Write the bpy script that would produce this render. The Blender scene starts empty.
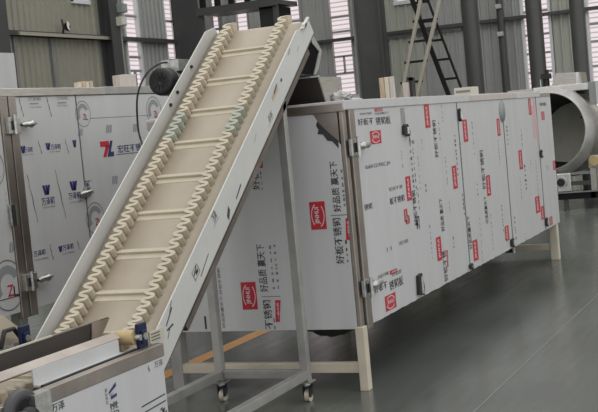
import bpy, bmesh, math, random
from mathutils import Matrix, Vector
random.seed(7)
PI = math.pi
SC = bpy.context.scene
COL = SC.collection

# ---------------------------------------------------------------- camera
YAW, PITCH, ROLL = 0.4198264124, 0.0651518357, 0.0933625700
cam_data = bpy.data.cameras.new('camera')
cam_data.sensor_fit = 'HORIZONTAL'
cam_data.sensor_width = 36.0
cam_data.lens = 36.0 * 1200.0 / 598.0
cam_data.clip_end = 200
cam = bpy.data.objects.new('camera', cam_data)
COL.objects.link(cam)
_f = Vector((math.cos(YAW) * math.cos(PITCH), math.sin(YAW) * math.cos(PITCH), -math.sin(PITCH)))
_r = Vector((math.sin(YAW), -math.cos(YAW), 0))
_d = _f.cross(_r)
_r2 = _r * math.cos(ROLL) + _d * math.sin(ROLL)
_d2 = -_r * math.sin(ROLL) + _d * math.cos(ROLL)
_m = Matrix((_r2, -_d2, -_f)).transposed().to_4x4()
_m.translation = Vector((0, 0, 1.6))
cam.matrix_world = _m
SC.camera = cam

# ---------------------------------------------------------------- world, lights, exposure
world = bpy.data.worlds.new('overcast_sky')
SC.world = world
world.use_nodes = True
bg = world.node_tree.nodes['Background']
bg.inputs[0].default_value = (0.99, 1.0, 1.0, 1)
bg.inputs[1].default_value = 1.12


def area(name, loc, target, sx, sy, power, color=(1, 1, 1)):
    d = bpy.data.lights.new(name, 'AREA')
    d.shape = 'RECTANGLE'
    d.size, d.size_y = sx, sy
    d.energy = power
    d.color = color
    o = bpy.data.objects.new(name, d)
    COL.objects.link(o)
    o.location = loc
    o.rotation_euler = (Vector(target) - Vector(loc)).to_track_quat('-Z', 'Y').to_euler()
    return o


# added overhead fill in place of unseen roof skylights, no roof built; the hall is open to the overcast sky on the camera's side
area('overhead_fill', (6.5, 1.0, 8.5), (6.5, 1.0, 0), 3.0, 9.0, 110, (1.0, 0.98, 0.95))
area('overhead_fill', (15.0, 4.0, 8.5), (15.0, 4.0, 0), 3.0, 12.0, 200, (1.0, 0.98, 0.95))

SC.view_settings.view_transform = 'Standard'
SC.view_settings.look = 'None'
SC.view_settings.exposure = 0.0
SC.view_settings.gamma = 1.0
SC.view_settings.use_curve_mapping = False


# ---------------------------------------------------------------- materials
def mat(name, col, rough=0.5, metal=0.0, var=0.0, vscale=6.0, bump=0.0, bscale=12.0, stretch=(1, 1, 1), emit=None, spec=0.5, col2=None):
    m = bpy.data.materials.new(name)
    m.use_nodes = True
    nt = m.node_tree
    b = nt.nodes['Principled BSDF']
    b.inputs['Base Color'].default_value = (*col, 1)
    b.inputs['Roughness'].default_value = rough
    b.inputs['Metallic'].default_value = metal
    b.inputs['Specular IOR Level'].default_value = spec
    if emit:
        b.inputs['Emission Color'].default_value = (*emit[0], 1)
        b.inputs['Emission Strength'].default_value = emit[1]
    tc = nt.nodes.new('ShaderNodeTexCoord')
    mp = nt.nodes.new('ShaderNodeMapping')
    mp.inputs['Scale'].default_value = stretch
    nt.links.new(tc.outputs['Object'], mp.inputs[0])
    if var or col2:
        n = nt.nodes.new('ShaderNodeTexNoise')
        n.inputs['Scale'].default_value = vscale
        n.inputs['Detail'].default_value = 5
        nt.links.new(mp.outputs[0], n.inputs['Vector'])
        r = nt.nodes.new('ShaderNodeValToRGB')
        r.color_ramp.elements[0].position = 0.3
        r.color_ramp.elements[1].position = 0.7
        c0 = col2 if col2 else tuple(max(0, c * (1 - var)) for c in col)
        c1 = col if col2 else tuple(min(1, c * (1 + var)) for c in col)
        r.color_ramp.elements[0].color = (*c0, 1)
        r.color_ramp.elements[1].color = (*c1, 1)
        nt.links.new(n.outputs[0], r.inputs[0])
        nt.links.new(r.outputs[0], b.inputs['Base Color'])
    if bump:
        n2 = nt.nodes.new('ShaderNodeTexNoise')
        n2.inputs['Scale'].default_value = bscale
        n2.inputs['Detail'].default_value = 3
        nt.links.new(mp.outputs[0], n2.inputs['Vector'])
        bp = nt.nodes.new('ShaderNodeBump')
        bp.inputs['Strength'].default_value = bump
        bp.inputs['Distance'].default_value = 0.02
        nt.links.new(n2.outputs[0], bp.inputs['Height'])
        nt.links.new(bp.outputs[0], b.inputs['Normal'])
    return m


M = {}
M['film'] = mat('white_film', (0.55, 0.55, 0.55), 0.34, var=0.045, vscale=3.0, bump=0.12, bscale=3.5, stretch=(2.5, 2.5, 0.35))
M['film_grey'] = mat('grey_white_film', (0.53, 0.53, 0.525), 0.36, var=0.045, vscale=2.5, bump=0.12, bscale=3, stretch=(2.5, 2.5, 0.35))
M['steel'] = mat('brushed_steel', (0.56, 0.53, 0.49), 0.38, 1.0, var=0.12, vscale=9, stretch=(1, 1, 6))
M['steel_grey'] = mat('grey_steel_tube', (0.40, 0.39, 0.375), 0.45, 0.6, var=0.12, vscale=8)
M['steel_bright'] = mat('polished_steel', (0.72, 0.71, 0.69), 0.25, 1.0, var=0.1, vscale=5)
M['steel_black'] = mat('unlit_dark_steel', (0.045, 0.036, 0.031), 0.55, 0.3, var=0.2, vscale=4)  # steel copy with shade and dark reflections put into its colour
M['steel_dark'] = mat('shadowed_steel', (0.20, 0.17, 0.15), 0.40, 0.9, var=0.25, vscale=4)  # darkened steel copy, the shade is in the colour
M['steel_brown'] = mat('bronze_tinted_steel', (0.37, 0.325, 0.29), 0.40, 0.9, var=0.18, vscale=5)
M['belt'] = mat('cream_belt', (0.385, 0.328, 0.250), 0.5, var=0.06, vscale=5, bump=0.04, bscale=20)
M['belt_light'] = mat('cream_rubber', (0.50, 0.44, 0.335), 0.5, var=0.06, vscale=14)
M['belt_green'] = mat('green_stained_rubber', (0.37, 0.385, 0.315), 0.5, var=0.15, vscale=20)
M['cream_paint'] = mat('cream_paint', (0.60, 0.54, 0.43), 0.45, var=0.08, vscale=6)
M['guard'] = mat('off_white_guard', (0.56, 0.555, 0.53), 0.4, var=0.05, vscale=4)
M['black'] = mat('black_plastic', (0.012, 0.012, 0.013), 0.5)
M['rubber'] = mat('black_rubber', (0.02, 0.02, 0.02), 0.7)
M['navy'] = mat('navy_paint', (0.010, 0.017, 0.06), 0.5, spec=0.3)
M['yellow'] = mat('yellow_nylon', (0.46, 0.35, 0.18), 0.45, var=0.1, vscale=12)
M['silver'] = mat('cast_silver', (0.52, 0.52, 0.50), 0.35, 0.9, var=0.2, vscale=40)
M['grey_paint'] = mat('grey_machine_paint', (0.25, 0.27, 0.27), 0.45, var=0.1)
M['red'] = mat('red_print', (0.48, 0.022, 0.04), 0.4)
M['pink'] = mat('pink_print', (0.62, 0.42, 0.43), 0.4)
M['ink'] = mat('black_ink', (0.035, 0.035, 0.04), 0.45)
M['ink_soft'] = mat('grey_ink', (0.17, 0.17, 0.18), 0.45)
M['ink_pale'] = mat('pale_grey_ink', (0.26, 0.27, 0.28), 0.45)
M['ink_navy'] = mat('navy_ink', (0.03, 0.03, 0.13), 0.45)
M['white_ink'] = mat('white_print', (0.66, 0.66, 0.67), 0.4)
M['wood'] = mat('pale_wood', (0.48, 0.37, 0.26), 0.6, var=0.2, vscale=10, stretch=(6, 6, 1))
M['card'] = mat('pinkish_cardboard', (0.52, 0.46, 0.42), 0.7, var=0.12, vscale=9, stretch=(8, 8, 1))
M['beige_box'] = mat('beige_plastic', (0.52, 0.49, 0.40), 0.5)
M['column'] = mat('dark_grey_steel_paint', (0.055, 0.056, 0.055), 0.42, var=0.12, vscale=3)
M['column_light'] = mat('grey_steel_paint', (0.20, 0.205, 0.20), 0.45, var=0.1, vscale=3)
M['clad_warm'] = mat('olive_cladding', (0.27, 0.26, 0.21), 0.5, var=0.06, vscale=1.5)
M['clad_grey'] = mat('grey_cladding', (0.34, 0.345, 0.33), 0.5, var=0.06, vscale=1.5)
M['clad_end'] = mat('green_grey_cladding', (0.39, 0.395, 0.34), 0.5, var=0.06, vscale=1.5)
M['frame_white'] = mat('white_window_frame', (0.62, 0.63, 0.64), 0.4)
M['frame_grey'] = mat('grey_window_frame', (0.30, 0.29, 0.28), 0.4)
M['stair_black'] = mat('black_steel_paint', (0.008, 0.008, 0.008), 0.6, spec=0.2)
M['stair_beige'] = mat('beige_steel_paint', (0.33, 0.305, 0.25), 0.5)
M['lamp_glow'] = mat('lit_lamp_lens', (0.9, 0.9, 0.88), 0.3)
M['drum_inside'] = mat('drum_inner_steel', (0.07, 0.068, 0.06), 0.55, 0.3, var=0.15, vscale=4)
M['drum_back'] = mat('olive_grey_disc', (0.50, 0.49, 0.41), 0.5, var=0.08)
M['void'] = mat('chute_shade_black', (0.006, 0.006, 0.006), 0.9, spec=0.1)  # darkness of the chute opening given as a colour
M['orange'] = mat('orange_floor_paint', (0.55, 0.25, 0.06), 0.4, var=0.15, vscale=5)


def pane_mat():
    m = mat('daylit_louvre_glass', (0.6, 0.55, 0.55), 0.3)
    nt = m.node_tree
    b = nt.nodes['Principled BSDF']
    tc = nt.nodes.new('ShaderNodeTexCoord')
    sep = nt.nodes.new('ShaderNodeSeparateXYZ')
    nt.links.new(tc.outputs['Object'], sep.inputs[0])
    mul = nt.nodes.new('ShaderNodeMath'); mul.operation = 'MULTIPLY'; mul.inputs[1].default_value = 2 * PI / 0.088
    nt.links.new(sep.outputs['Z'], mul.inputs[0])
    sn = nt.nodes.new('ShaderNodeMath'); sn.operation = 'SINE'
    nt.links.new(mul.outputs[0], sn.inputs[0])
    r = nt.nodes.new('ShaderNodeValToRGB')
    r.color_ramp.elements[0].position = 0.0; r.color_ramp.elements[0].color = (0.40, 0.34, 0.35, 1)
    r.color_ramp.elements[1].position = 0.35; r.color_ramp.elements[1].color = (0.78, 0.69, 0.71, 1)
    mr = nt.nodes.new('ShaderNodeMapRange'); mr.inputs[1].default_value = -1; mr.inputs[2].default_value = 1
    nt.links.new(sn.outputs[0], mr.inputs[0])
    nt.links.new(mr.outputs[0], r.inputs[0])
    nt.links.new(r.outputs[0], b.inputs['Emission Color'])
    b.inputs['Emission Strength'].default_value = 1.05
    b.inputs['Base Color'].default_value = (0.05, 0.05, 0.05, 1)
    return m


M['pane'] = pane_mat()


def floor_mat():
    m = mat('green_grey_epoxy', (0.115, 0.125, 0.113), 0.2, col2=(0.086, 0.094, 0.085), vscale=1.2, stretch=(1, 1.4, 1), bump=0.006, bscale=3)
    nt = m.node_tree
    b = nt.nodes['Principled BSDF']
    tc = nt.nodes.new('ShaderNodeTexCoord')
    mp = nt.nodes.new('ShaderNodeMapping'); mp.inputs['Rotation'].default_value = (0, 0, 0.5); mp.inputs['Scale'].default_value = (1.2, 9, 1)
    nt.links.new(tc.outputs['Object'], mp.inputs[0])
    n = nt.nodes.new('ShaderNodeTexNoise'); n.inputs['Scale'].default_value = 1.6; n.inputs['Detail'].default_value = 6
    nt.links.new(mp.outputs[0], n.inputs['Vector'])
    mr = nt.nodes.new('ShaderNodeMapRange'); mr.inputs[1].default_value = 0.3; mr.inputs[2].default_value = 0.7
    mr.inputs[3].default_value = 0.18; mr.inputs[4].default_value = 0.27
    nt.links.new(n.outputs[0], mr.inputs[0])
    nt.links.new(mr.outputs[0], b.inputs['Roughness'])
    return m


M['floor'] = floor_mat()
M['joint'] = mat('pale_floor_joint', (0.20, 0.21, 0.20), 0.5)


# ---------------------------------------------------------------- mesh builder
class MB:
    def __init__(self):
        self.v, self.f, self.mi, self.sm, self.mats = [], [], [], [], []

    def slot(self, m):
        if m not in self.mats:
            self.mats.append(m)
        return self.mats.index(m)

    def add(self, vs, fs, m, smooth=False):
        b = len(self.v)
        k = self.slot(m)
        self.v += [tuple(p) for p in vs]
        for f in fs:
            self.f.append([i + b for i in f]); self.mi.append(k); self.sm.append(smooth)
        return self

    def box(self, x0, x1, y0, y1, z0, z1, m, fn=None):
        x0, x1 = min(x0, x1), max(x0, x1); y0, y1 = min(y0, y1), max(y0, y1); z0, z1 = min(z0, z1), max(z0, z1)
        vs = [(x, y, z) for z in (z0, z1) for y in (y0, y1) for x in (x0, x1)]
        if fn: vs = [fn(*p) for p in vs]
        return self.add(vs, [(0, 2, 3, 1), (4, 5, 7, 6), (0, 1, 5, 4), (2, 6, 7, 3), (0, 4, 6, 2), (1, 3, 7, 5)], m)

    def prism(self, a, b, m):
        n = len(a)
        fs = [list(range(n))[::-1], [n + i for i in range(n)]]
        fs += [(i, (i + 1) % n, n + (i + 1) % n, n + i) for i in range(n)]
        return self.add(list(a) + list(b), fs, m)

    def plate(self, pts, off, m):
        o = Vector(off)
        return self.prism(pts, [tuple(Vector(p) + o) for p in pts], m)

    def quad(self, pts, m):
        return self.add(pts, [tuple(range(len(pts)))], m)

    def cyl(self, p0, p1, r0, m, r1=None, seg=20, caps=True):
        p0, p1 = Vector(p0), Vector(p1)
        r1 = r0 if r1 is None else r1
        ax = (p1 - p0).normalized()
        t = Vector((0, 0, 1)) if abs(ax.z) < 0.9 else Vector((1, 0, 0))
        u = ax.cross(t).normalized(); w = ax.cross(u)
        vs = []
        for c, r in ((p0, r0), (p1, r1)):
            for i in range(seg):
                a = 2 * PI * i / seg
                vs.append(tuple(c + (u * math.cos(a) + w * math.sin(a)) * r))
        self.add(vs, [(i, (i + 1) % seg, seg + (i + 1) % seg, seg + i) for i in range(seg)], m, True)
        if caps:
            self.add(vs[:seg], [list(range(seg))[::-1]], m)
            self.add(vs[seg:], [list(range(seg))], m)
        return self

    def lathe(self, c, axis, prof, m, seg=40):
        """prof: (distance along axis, radius) pairs"""
        c = Vector(c); ax = Vector(axis).normalized()
        t = Vector((0, 0, 1)) if abs(ax.z) < 0.9 else Vector((1, 0, 0))
        u = ax.cross(t).normalized(); w = ax.cross(u)
        vs, fs = [], []
        for d, r in prof:
            for i in range(seg):
                a = 2 * PI * i / seg
                vs.append(tuple(c + ax * d + (u * math.cos(a) + w * math.sin(a)) * r))
        for j in range(len(prof) - 1):
            for i in range(seg):
                k = (i + 1) % seg
                fs.append((j * seg + i, j * seg + k, (j + 1) * seg + k, (j + 1) * seg + i))
        return self.add(vs, fs, m, True)

    def tube(self, pts, r, m, seg=8):
        P = [Vector(p) for p in pts]
        vs, fs = [], []
        up = Vector((0.31, 0.2, 0.93))
        for i, p in enumerate(P):
            d = (P[min(i + 1, len(P) - 1)] - P[max(i - 1, 0)]).normalized()
            u = d.cross(up).normalized(); w = d.cross(u)
            for k in range(seg):
                a = 2 * PI * k / seg
                vs.append(tuple(p + (u * math.cos(a) + w * math.sin(a)) * r))
        for i in range(len(P) - 1):
            for k in range(seg):
                q = (k + 1) % seg
                fs.append((i * seg + k, i * seg + q, (i + 1) * seg + q, (i + 1) * seg + k))
        fs.append(list(range(seg))[::-1]); fs.append([(len(P) - 1) * seg + k for k in range(seg)])
        return self.add(vs, fs, m, True)

    def bar(self, p0, p1, w, h, m, up=(0, 0, 1)):
        """rectangular bar from p0 to p1; w across, h along up"""
        p0, p1 = Vector(p0), Vector(p1)
        d = (p1 - p0).normalized(); u = d.cross(Vector(up)).normalized(); n = u.cross(d)
        c = [(-w / 2, -h / 2), (w / 2, -h / 2), (w / 2, h / 2), (-w / 2, h / 2)]
        return self.prism([tuple(p0 + u * a + n * b) for a, b in c], [tuple(p1 + u * a + n * b) for a, b in c], m)

    def build(self, name, parent=None, bevel=0.0, label=None, origin=None, recalc=True):
        root = parent
        while root is not None and root.parent is not None:
            root = root.parent
        off = Vector(root.location) if root is not None else (Vector(origin) if origin else Vector((0, 0, 0)))
        me = bpy.data.meshes.new(name)
        me.from_pydata([tuple(Vector(p) - off) for p in self.v], [], self.f)
        for m in self.mats: me.materials.append(m)
        me.polygons.foreach_set('material_index', self.mi)
        me.polygons.foreach_set('use_smooth', self.sm)
        if recalc:
            bm = bmesh.new(); bm.from_mesh(me)
            bmesh.ops.recalc_face_normals(bm, faces=bm.faces)
            bm.to_mesh(me); bm.free()
        me.update()
        o = bpy.data.objects.new(name, me)
        COL.objects.link(o)
        if parent is not None: o.parent = parent
        else: o.location = off
        if bevel:
            b = o.modifiers.new('bevel', 'BEVEL'); b.width = bevel; b.segments = 2; b.limit_method = 'ANGLE'; b.angle_limit = 0.9
        if label: o['label'] = label
        return o


def tag(o, label, cat, group=None):
    o['label'] = label; o['category'] = cat
    if group: o['group'] = group
    return o


def thing(name, label, cat, loc, group=None):
    o = bpy.data.objects.new(name, None)
    o.empty_display_size = 0.1
    o.location = loc
    COL.objects.link(o)
    return tag(o, label, cat, group)


def struct(o):
    o['kind'] = 'structure'
    return o


# ---------------------------------------------------------------- lettering
_tc = {}


def glyphs(s):
    """vertices of a piece of lettering, scaled into the unit square"""
    if s not in _tc:
        c = bpy.data.curves.new('lettering', 'FONT')
        c.body = s; c.size = 1; c.offset = 0.013; c.resolution_u = 3
        o = bpy.data.objects.new('lettering', c)
        COL.objects.link(o)
        bpy.context.view_layer.update()
        dg = bpy.context.evaluated_depsgraph_get()
        me = bpy.data.meshes.new_from_object(o.evaluated_get(dg))
        vs = [(v.co.x, v.co.y) for v in me.vertices]; fs = [tuple(p.vertices) for p in me.polygons]
        bpy.data.objects.remove(o); bpy.data.curves.remove(c); bpy.data.meshes.remove(me)
        x0 = min(v[0] for v in vs); x1 = max(v[0] for v in vs); y0 = min(v[1] for v in vs); y1 = max(v[1] for v in vs)
        _tc[s] = ([((x - x0) / (x1 - x0) - 0.5, (y - y0) / max(1e-6, y1 - y0) - 0.5) for x, y in vs], fs)
    return _tc[s]


def put_text(b, fn, s, u, v, w, h, rot, m, off):
    vs, fs = glyphs(s)
    if rot: P = [fn(u - y * w, v + x * h, off) for x, y in vs]
    else: P = [fn(u + x * w, v + y * h, off) for x, y in vs]
    b.add(P, fs, m)


def rect(b, fn, u, v, w, h, m, off, sk=0.0):
    b.quad([fn(u - w / 2, v - h / 2, off), fn(u + w / 2, v - h / 2 + sk, off), fn(u + w / 2, v + h / 2 + sk, off), fn(u - w / 2, v + h / 2, off)], m)


def disc_arc(b, fn, u, v, ru, rv, a0, a1, th, m, off, n=24):
    vs, fs = [], []
    for i in range(n + 1):
        a = a0 + (a1 - a0) * i / n
        for k in (1, 1 - th):
            vs.append(fn(u + math.cos(a) * ru * k, v + math.sin(a) * rv * k, off))
    for i in range(n):
        fs.append((2 * i, 2 * i + 2, 2 * i + 3, 2 * i + 1))
    b.add(vs, fs, m)


def draw_prints(b, prints, fn, umin=-1e9, umax=1e9):
    rnd = random.Random(3)
    A, B2, C2 = 0.0012, 0.0018, 0.0024
    for p in prints:
        k, u, v, w, h = p[:5]
        ex = p[5] if len(p) > 5 else None
        if not (umin < u < umax): continue
        if k in ('logo', 'logo0', 'tag90', 'tag0', 'flag', 'pink', 'line', 'vline'):
            l, r = max(umin, u - w / 2), min(umax, u + w / 2)
            u, w = (l + r) / 2, r - l
        if k in ('logo', 'logo0'):
            rect(b, fn, u, v, w, h, M['red'], A)
            if k == 'logo':
                put_text(b, fn, 'JINHUI', u - 0.02 * w, v, w * 0.36, h * 0.6, 1, M['white_ink'], B2)
                disc_arc(b, fn, u, v, w * 0.42, h * 0.44, PI * 0.62, PI * 1.28, 0.10, M['white_ink'], B2)
                disc_arc(b, fn, u, v, w * 0.42, h * 0.44, -PI * 0.38, PI * 0.28, 0.10, M['white_ink'], B2)
            else:
                put_text(b, fn, 'JINHUI', u, v, w * 0.6, h * 0.34, 0, M['white_ink'], B2)
                disc_arc(b, fn, u, v, w * 0.42, h * 0.42, PI * 0.1, PI * 0.8, 0.12, M['white_ink'], B2)
                disc_arc(b, fn, u, v, w * 0.42, h * 0.42, PI * 1.1, PI * 1.8, 0.12, M['white_ink'], B2)
        elif k == 'tag90':
            rect(b, fn, u, v, w, h, M['red'], A)
            put_text(b, fn, 'JINHUI', u, v, w * 0.42, h * 0.78, 1, M['white_ink'], B2)
        elif k == 'tag0':
            rect(b, fn, u, v, w, h, M['red'], A)
            put_text(b, fn, '一级正品', u, v, w * 0.8, h * 0.5, 0, M['white_ink'], B2)
        elif k == 'flag':
            b.quad([fn(u - w * 0.5, v - h * 0.5, A), fn(u + w * 0.1, v - h * 0.5, A), fn(u + w * 0.5, v + h * 0.5, A), fn(u - w * 0.3, v + h * 0.5, A)], M['red'])
            put_text(b, fn, '一级正品', u, v, w * 0.3, h * 0.75, 1, M['white_ink'], B2)
        elif k == 'pink':
            rect(b, fn, u, v, w, h, M['pink'], A)
        elif k in ('t0', 't90'):
            m = M['ink'] if (h if k == 't0' else w) > 0.03 else M['ink_soft']
            if fn is LEFT_FN: m = M['ink_navy'] if h > 0.03 else M['ink_pale']
            put_text(b, fn, ex, u, v, w, h, 1 if k == 't90' else 0, m, A)
        elif k == 'dots':
            n = ex or 1
            for c in range(n):
                uu = u + (c - (n - 1) / 2) * w / n
                y = v - h / 2
                while y < v + h / 2:
                    hh = rnd.uniform(0.010, 0.026)
                    ww = (w / n) * rnd.uniform(0.25, 0.5)
                    rect(b, fn, uu, y + hh / 2, ww, hh, M['ink_soft'] if n > 1 or rnd.random() < 0.6 else M['ink'], A)
                    y += hh + rnd.uniform(0.008, 0.03)
        elif k in ('line', 'vline'):
            rect(b, fn, u, v, max(w, 0.004), max(h, 0.004), M['ink_soft'], A)
        elif k == 'tick':
            n = 8
            pts = [(u - w / 2 + w * i / n + 0.004 * math.sin(i * 2.1), v + h / 2 - h * i / n) for i in range(n + 1)]
            for a, c in zip(pts, pts[1:]):
                t = 0.002 + 0.003 * abs(math.sin(a[1] * 60))
                b.quad([fn(a[0] - t, a[1], A), fn(c[0] - t, c[1], A), fn(c[0] + t, c[1], A), fn(a[0] + t, a[1], A)], M['ink_soft'])
        elif k in ('W', 'Wp'):
            if k == 'W':
                for (x0, x1, tx, mm) in ((-.5, -.2, .22, 'ink_navy'), (-.12, .12, .1, 'ink_navy'), (.2, .5, -.22, 'ink_navy')):
                    b.quad([fn(u + (x0 + tx) * w, v - h / 2, A), fn(u + (x1 + tx) * w * 0.9, v - h / 2, A), fn(u + x1 * w, v + h / 2, A), fn(u + x0 * w, v + h / 2, A)], M[mm])
            else:
                b.quad([fn(u - .5 * w, v + .02 * h, A), fn(u - .45 * w, v - .12 * h, A), fn(u + .45 * w, v + .22 * h, A), fn(u + .45 * w, v + .5 * h, A)], M['ink_navy'])
                b.quad([fn(u - .3 * w, v - .5 * h, A), fn(u + .45 * w, v - .42 * h, A), fn(u + .45 * w, v - .22 * h, A), fn(u - .3 * w, v - .3 * h, A)], M['ink_navy'])
                b.quad([fn(u - .45 * w, v - .16 * h, A), fn(u - .2 * w, v - .3 * h, A), fn(u + .1 * w, v - .1 * h, A)], M['ink_pale'])
        elif k == 'Z':
            b.quad([fn(u - .5 * w, v + .5 * h, A), fn(u - .5 * w, v + .15 * h, A), fn(u + .2 * w, v + .15 * h, A), fn(u + .2 * w, v + .5 * h, A)], M['red'])
            b.quad([fn(u - .35 * w, v - .5 * h, A), fn(u - .1 * w, v - .5 * h, A), fn(u + .2 * w, v + .2 * h, A), fn(u - .08 * w, v + .2 * h, A)], M['red'])
            b.quad([fn(u - .02 * w, v - .5 * h, A), fn(u + .18 * w, v - .5 * h, A), fn(u + .5 * w, v + .5 * h, A), fn(u + .3 * w, v + .5 * h, A)], M['ink_navy'])
            b.quad([fn(u + .15 * w, v - .5 * h, B2), fn(u + .5 * w, v - .5 * h, B2), fn(u + .5 * w, v - .2 * h, B2), fn(u + .2 * w, v - .2 * h, B2)], M['ink_navy'])
        elif k == 'ring':
            r = max(w, h) / 2
            disc_arc(b, fn, u, v, r, r, 0, 2 * PI, 0.06, M['ink_soft'], A, 36)
            disc_arc(b, fn, u, v, r * 0.78, r * 0.78, PI * 0.15, PI * 1.2, 0.42, M['ink_pale'], A, 30)
            put_text(b, fn, 'Z', u + r * 0.12, v - r * 0.22, r * 0.4, r * 0.45, 0, M['red'], B2)
            put_text(b, fn, 'L', u + r * 0.45, v - r * 0.28, r * 0.3, r * 0.4, 0, M['ink'], B2)
        elif k in ('mark', 'grey'):
            for i in range(3):
                x = u - w / 2 + i * w / 3
                b.quad([fn(x, v - h / 2, A), fn(x + w * 0.24, v - h / 2, A), fn(x + w * 0.44, v + h / 2, A), fn(x + w * 0.2, v + h / 2, A)], M['ink_pale'])
        elif k == 'diag':
            for dv in (0, 0.03):
                b.quad([fn(u - w / 2, v + dv - 0.003, A), fn(u + w / 2, v + dv + 0.006, A), fn(u + w / 2, v + dv + 0.012, A), fn(u - w / 2, v + dv + 0.003, A)], M['ink'])
        elif k == 'blotch':
            for i in range(5):
                rect(b, fn, u + rnd.uniform(-.4, .4) * w, v + rnd.uniform(-.4, .4) * h, w * 0.3, h * 0.22, M['ink'], A, 0.006)


# printed marks on the film: (kind, across, up, width, height, text)
END_PRINTS = [
  ('logo', -2.826, 1.064, 0.101, 0.168), ('t90', -2.698, 1.23, 0.051, 0.303, '好品质 赢天下'), ('dots', -2.634, 1.229, 0.057, 0.237, 2), ('t90', -2.709, 0.904, 0.055, 0.276, '好板不锈钢'), ('flag', -2.638, 0.973, 0.041, 0.131), ('line', -2.682, 1.059, 0.121, 0.005), ('dots', -2.661, 0.836, 0.022, 0.12, 1), ('logo', -3.337, 0.592, 0.104, 0.172), ('t90', -3.231, 0.761, 0.058, 0.297, '好品质 赢天下'), ('dots', -3.148, 0.758, 0.061, 0.259, 2), ('t90', -3.221, 0.471, 0.058, 0.181, '不锈钢'), ('flag', -3.149, 0.492, 0.047, 0.136), ('line', -3.187, 0.583, 0.129, 0.005), ('dots', -3.182, 0.402, 0.027, 0.044, 1), ('t90', -3.534, 0.583, 0.021, 0.379, '好品质赢天下 好板不锈钢'), ('flag', -3.165, 1.424, 0.037, 0.097), ('t90', -3.218, 1.335, 0.051, 0.183, '好板不'), ('dots', -3.178, 1.296, 0.017, 0.11, 1), ('t0', -3.662, 0.43, 0.014, 0.083, '一')]
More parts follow.
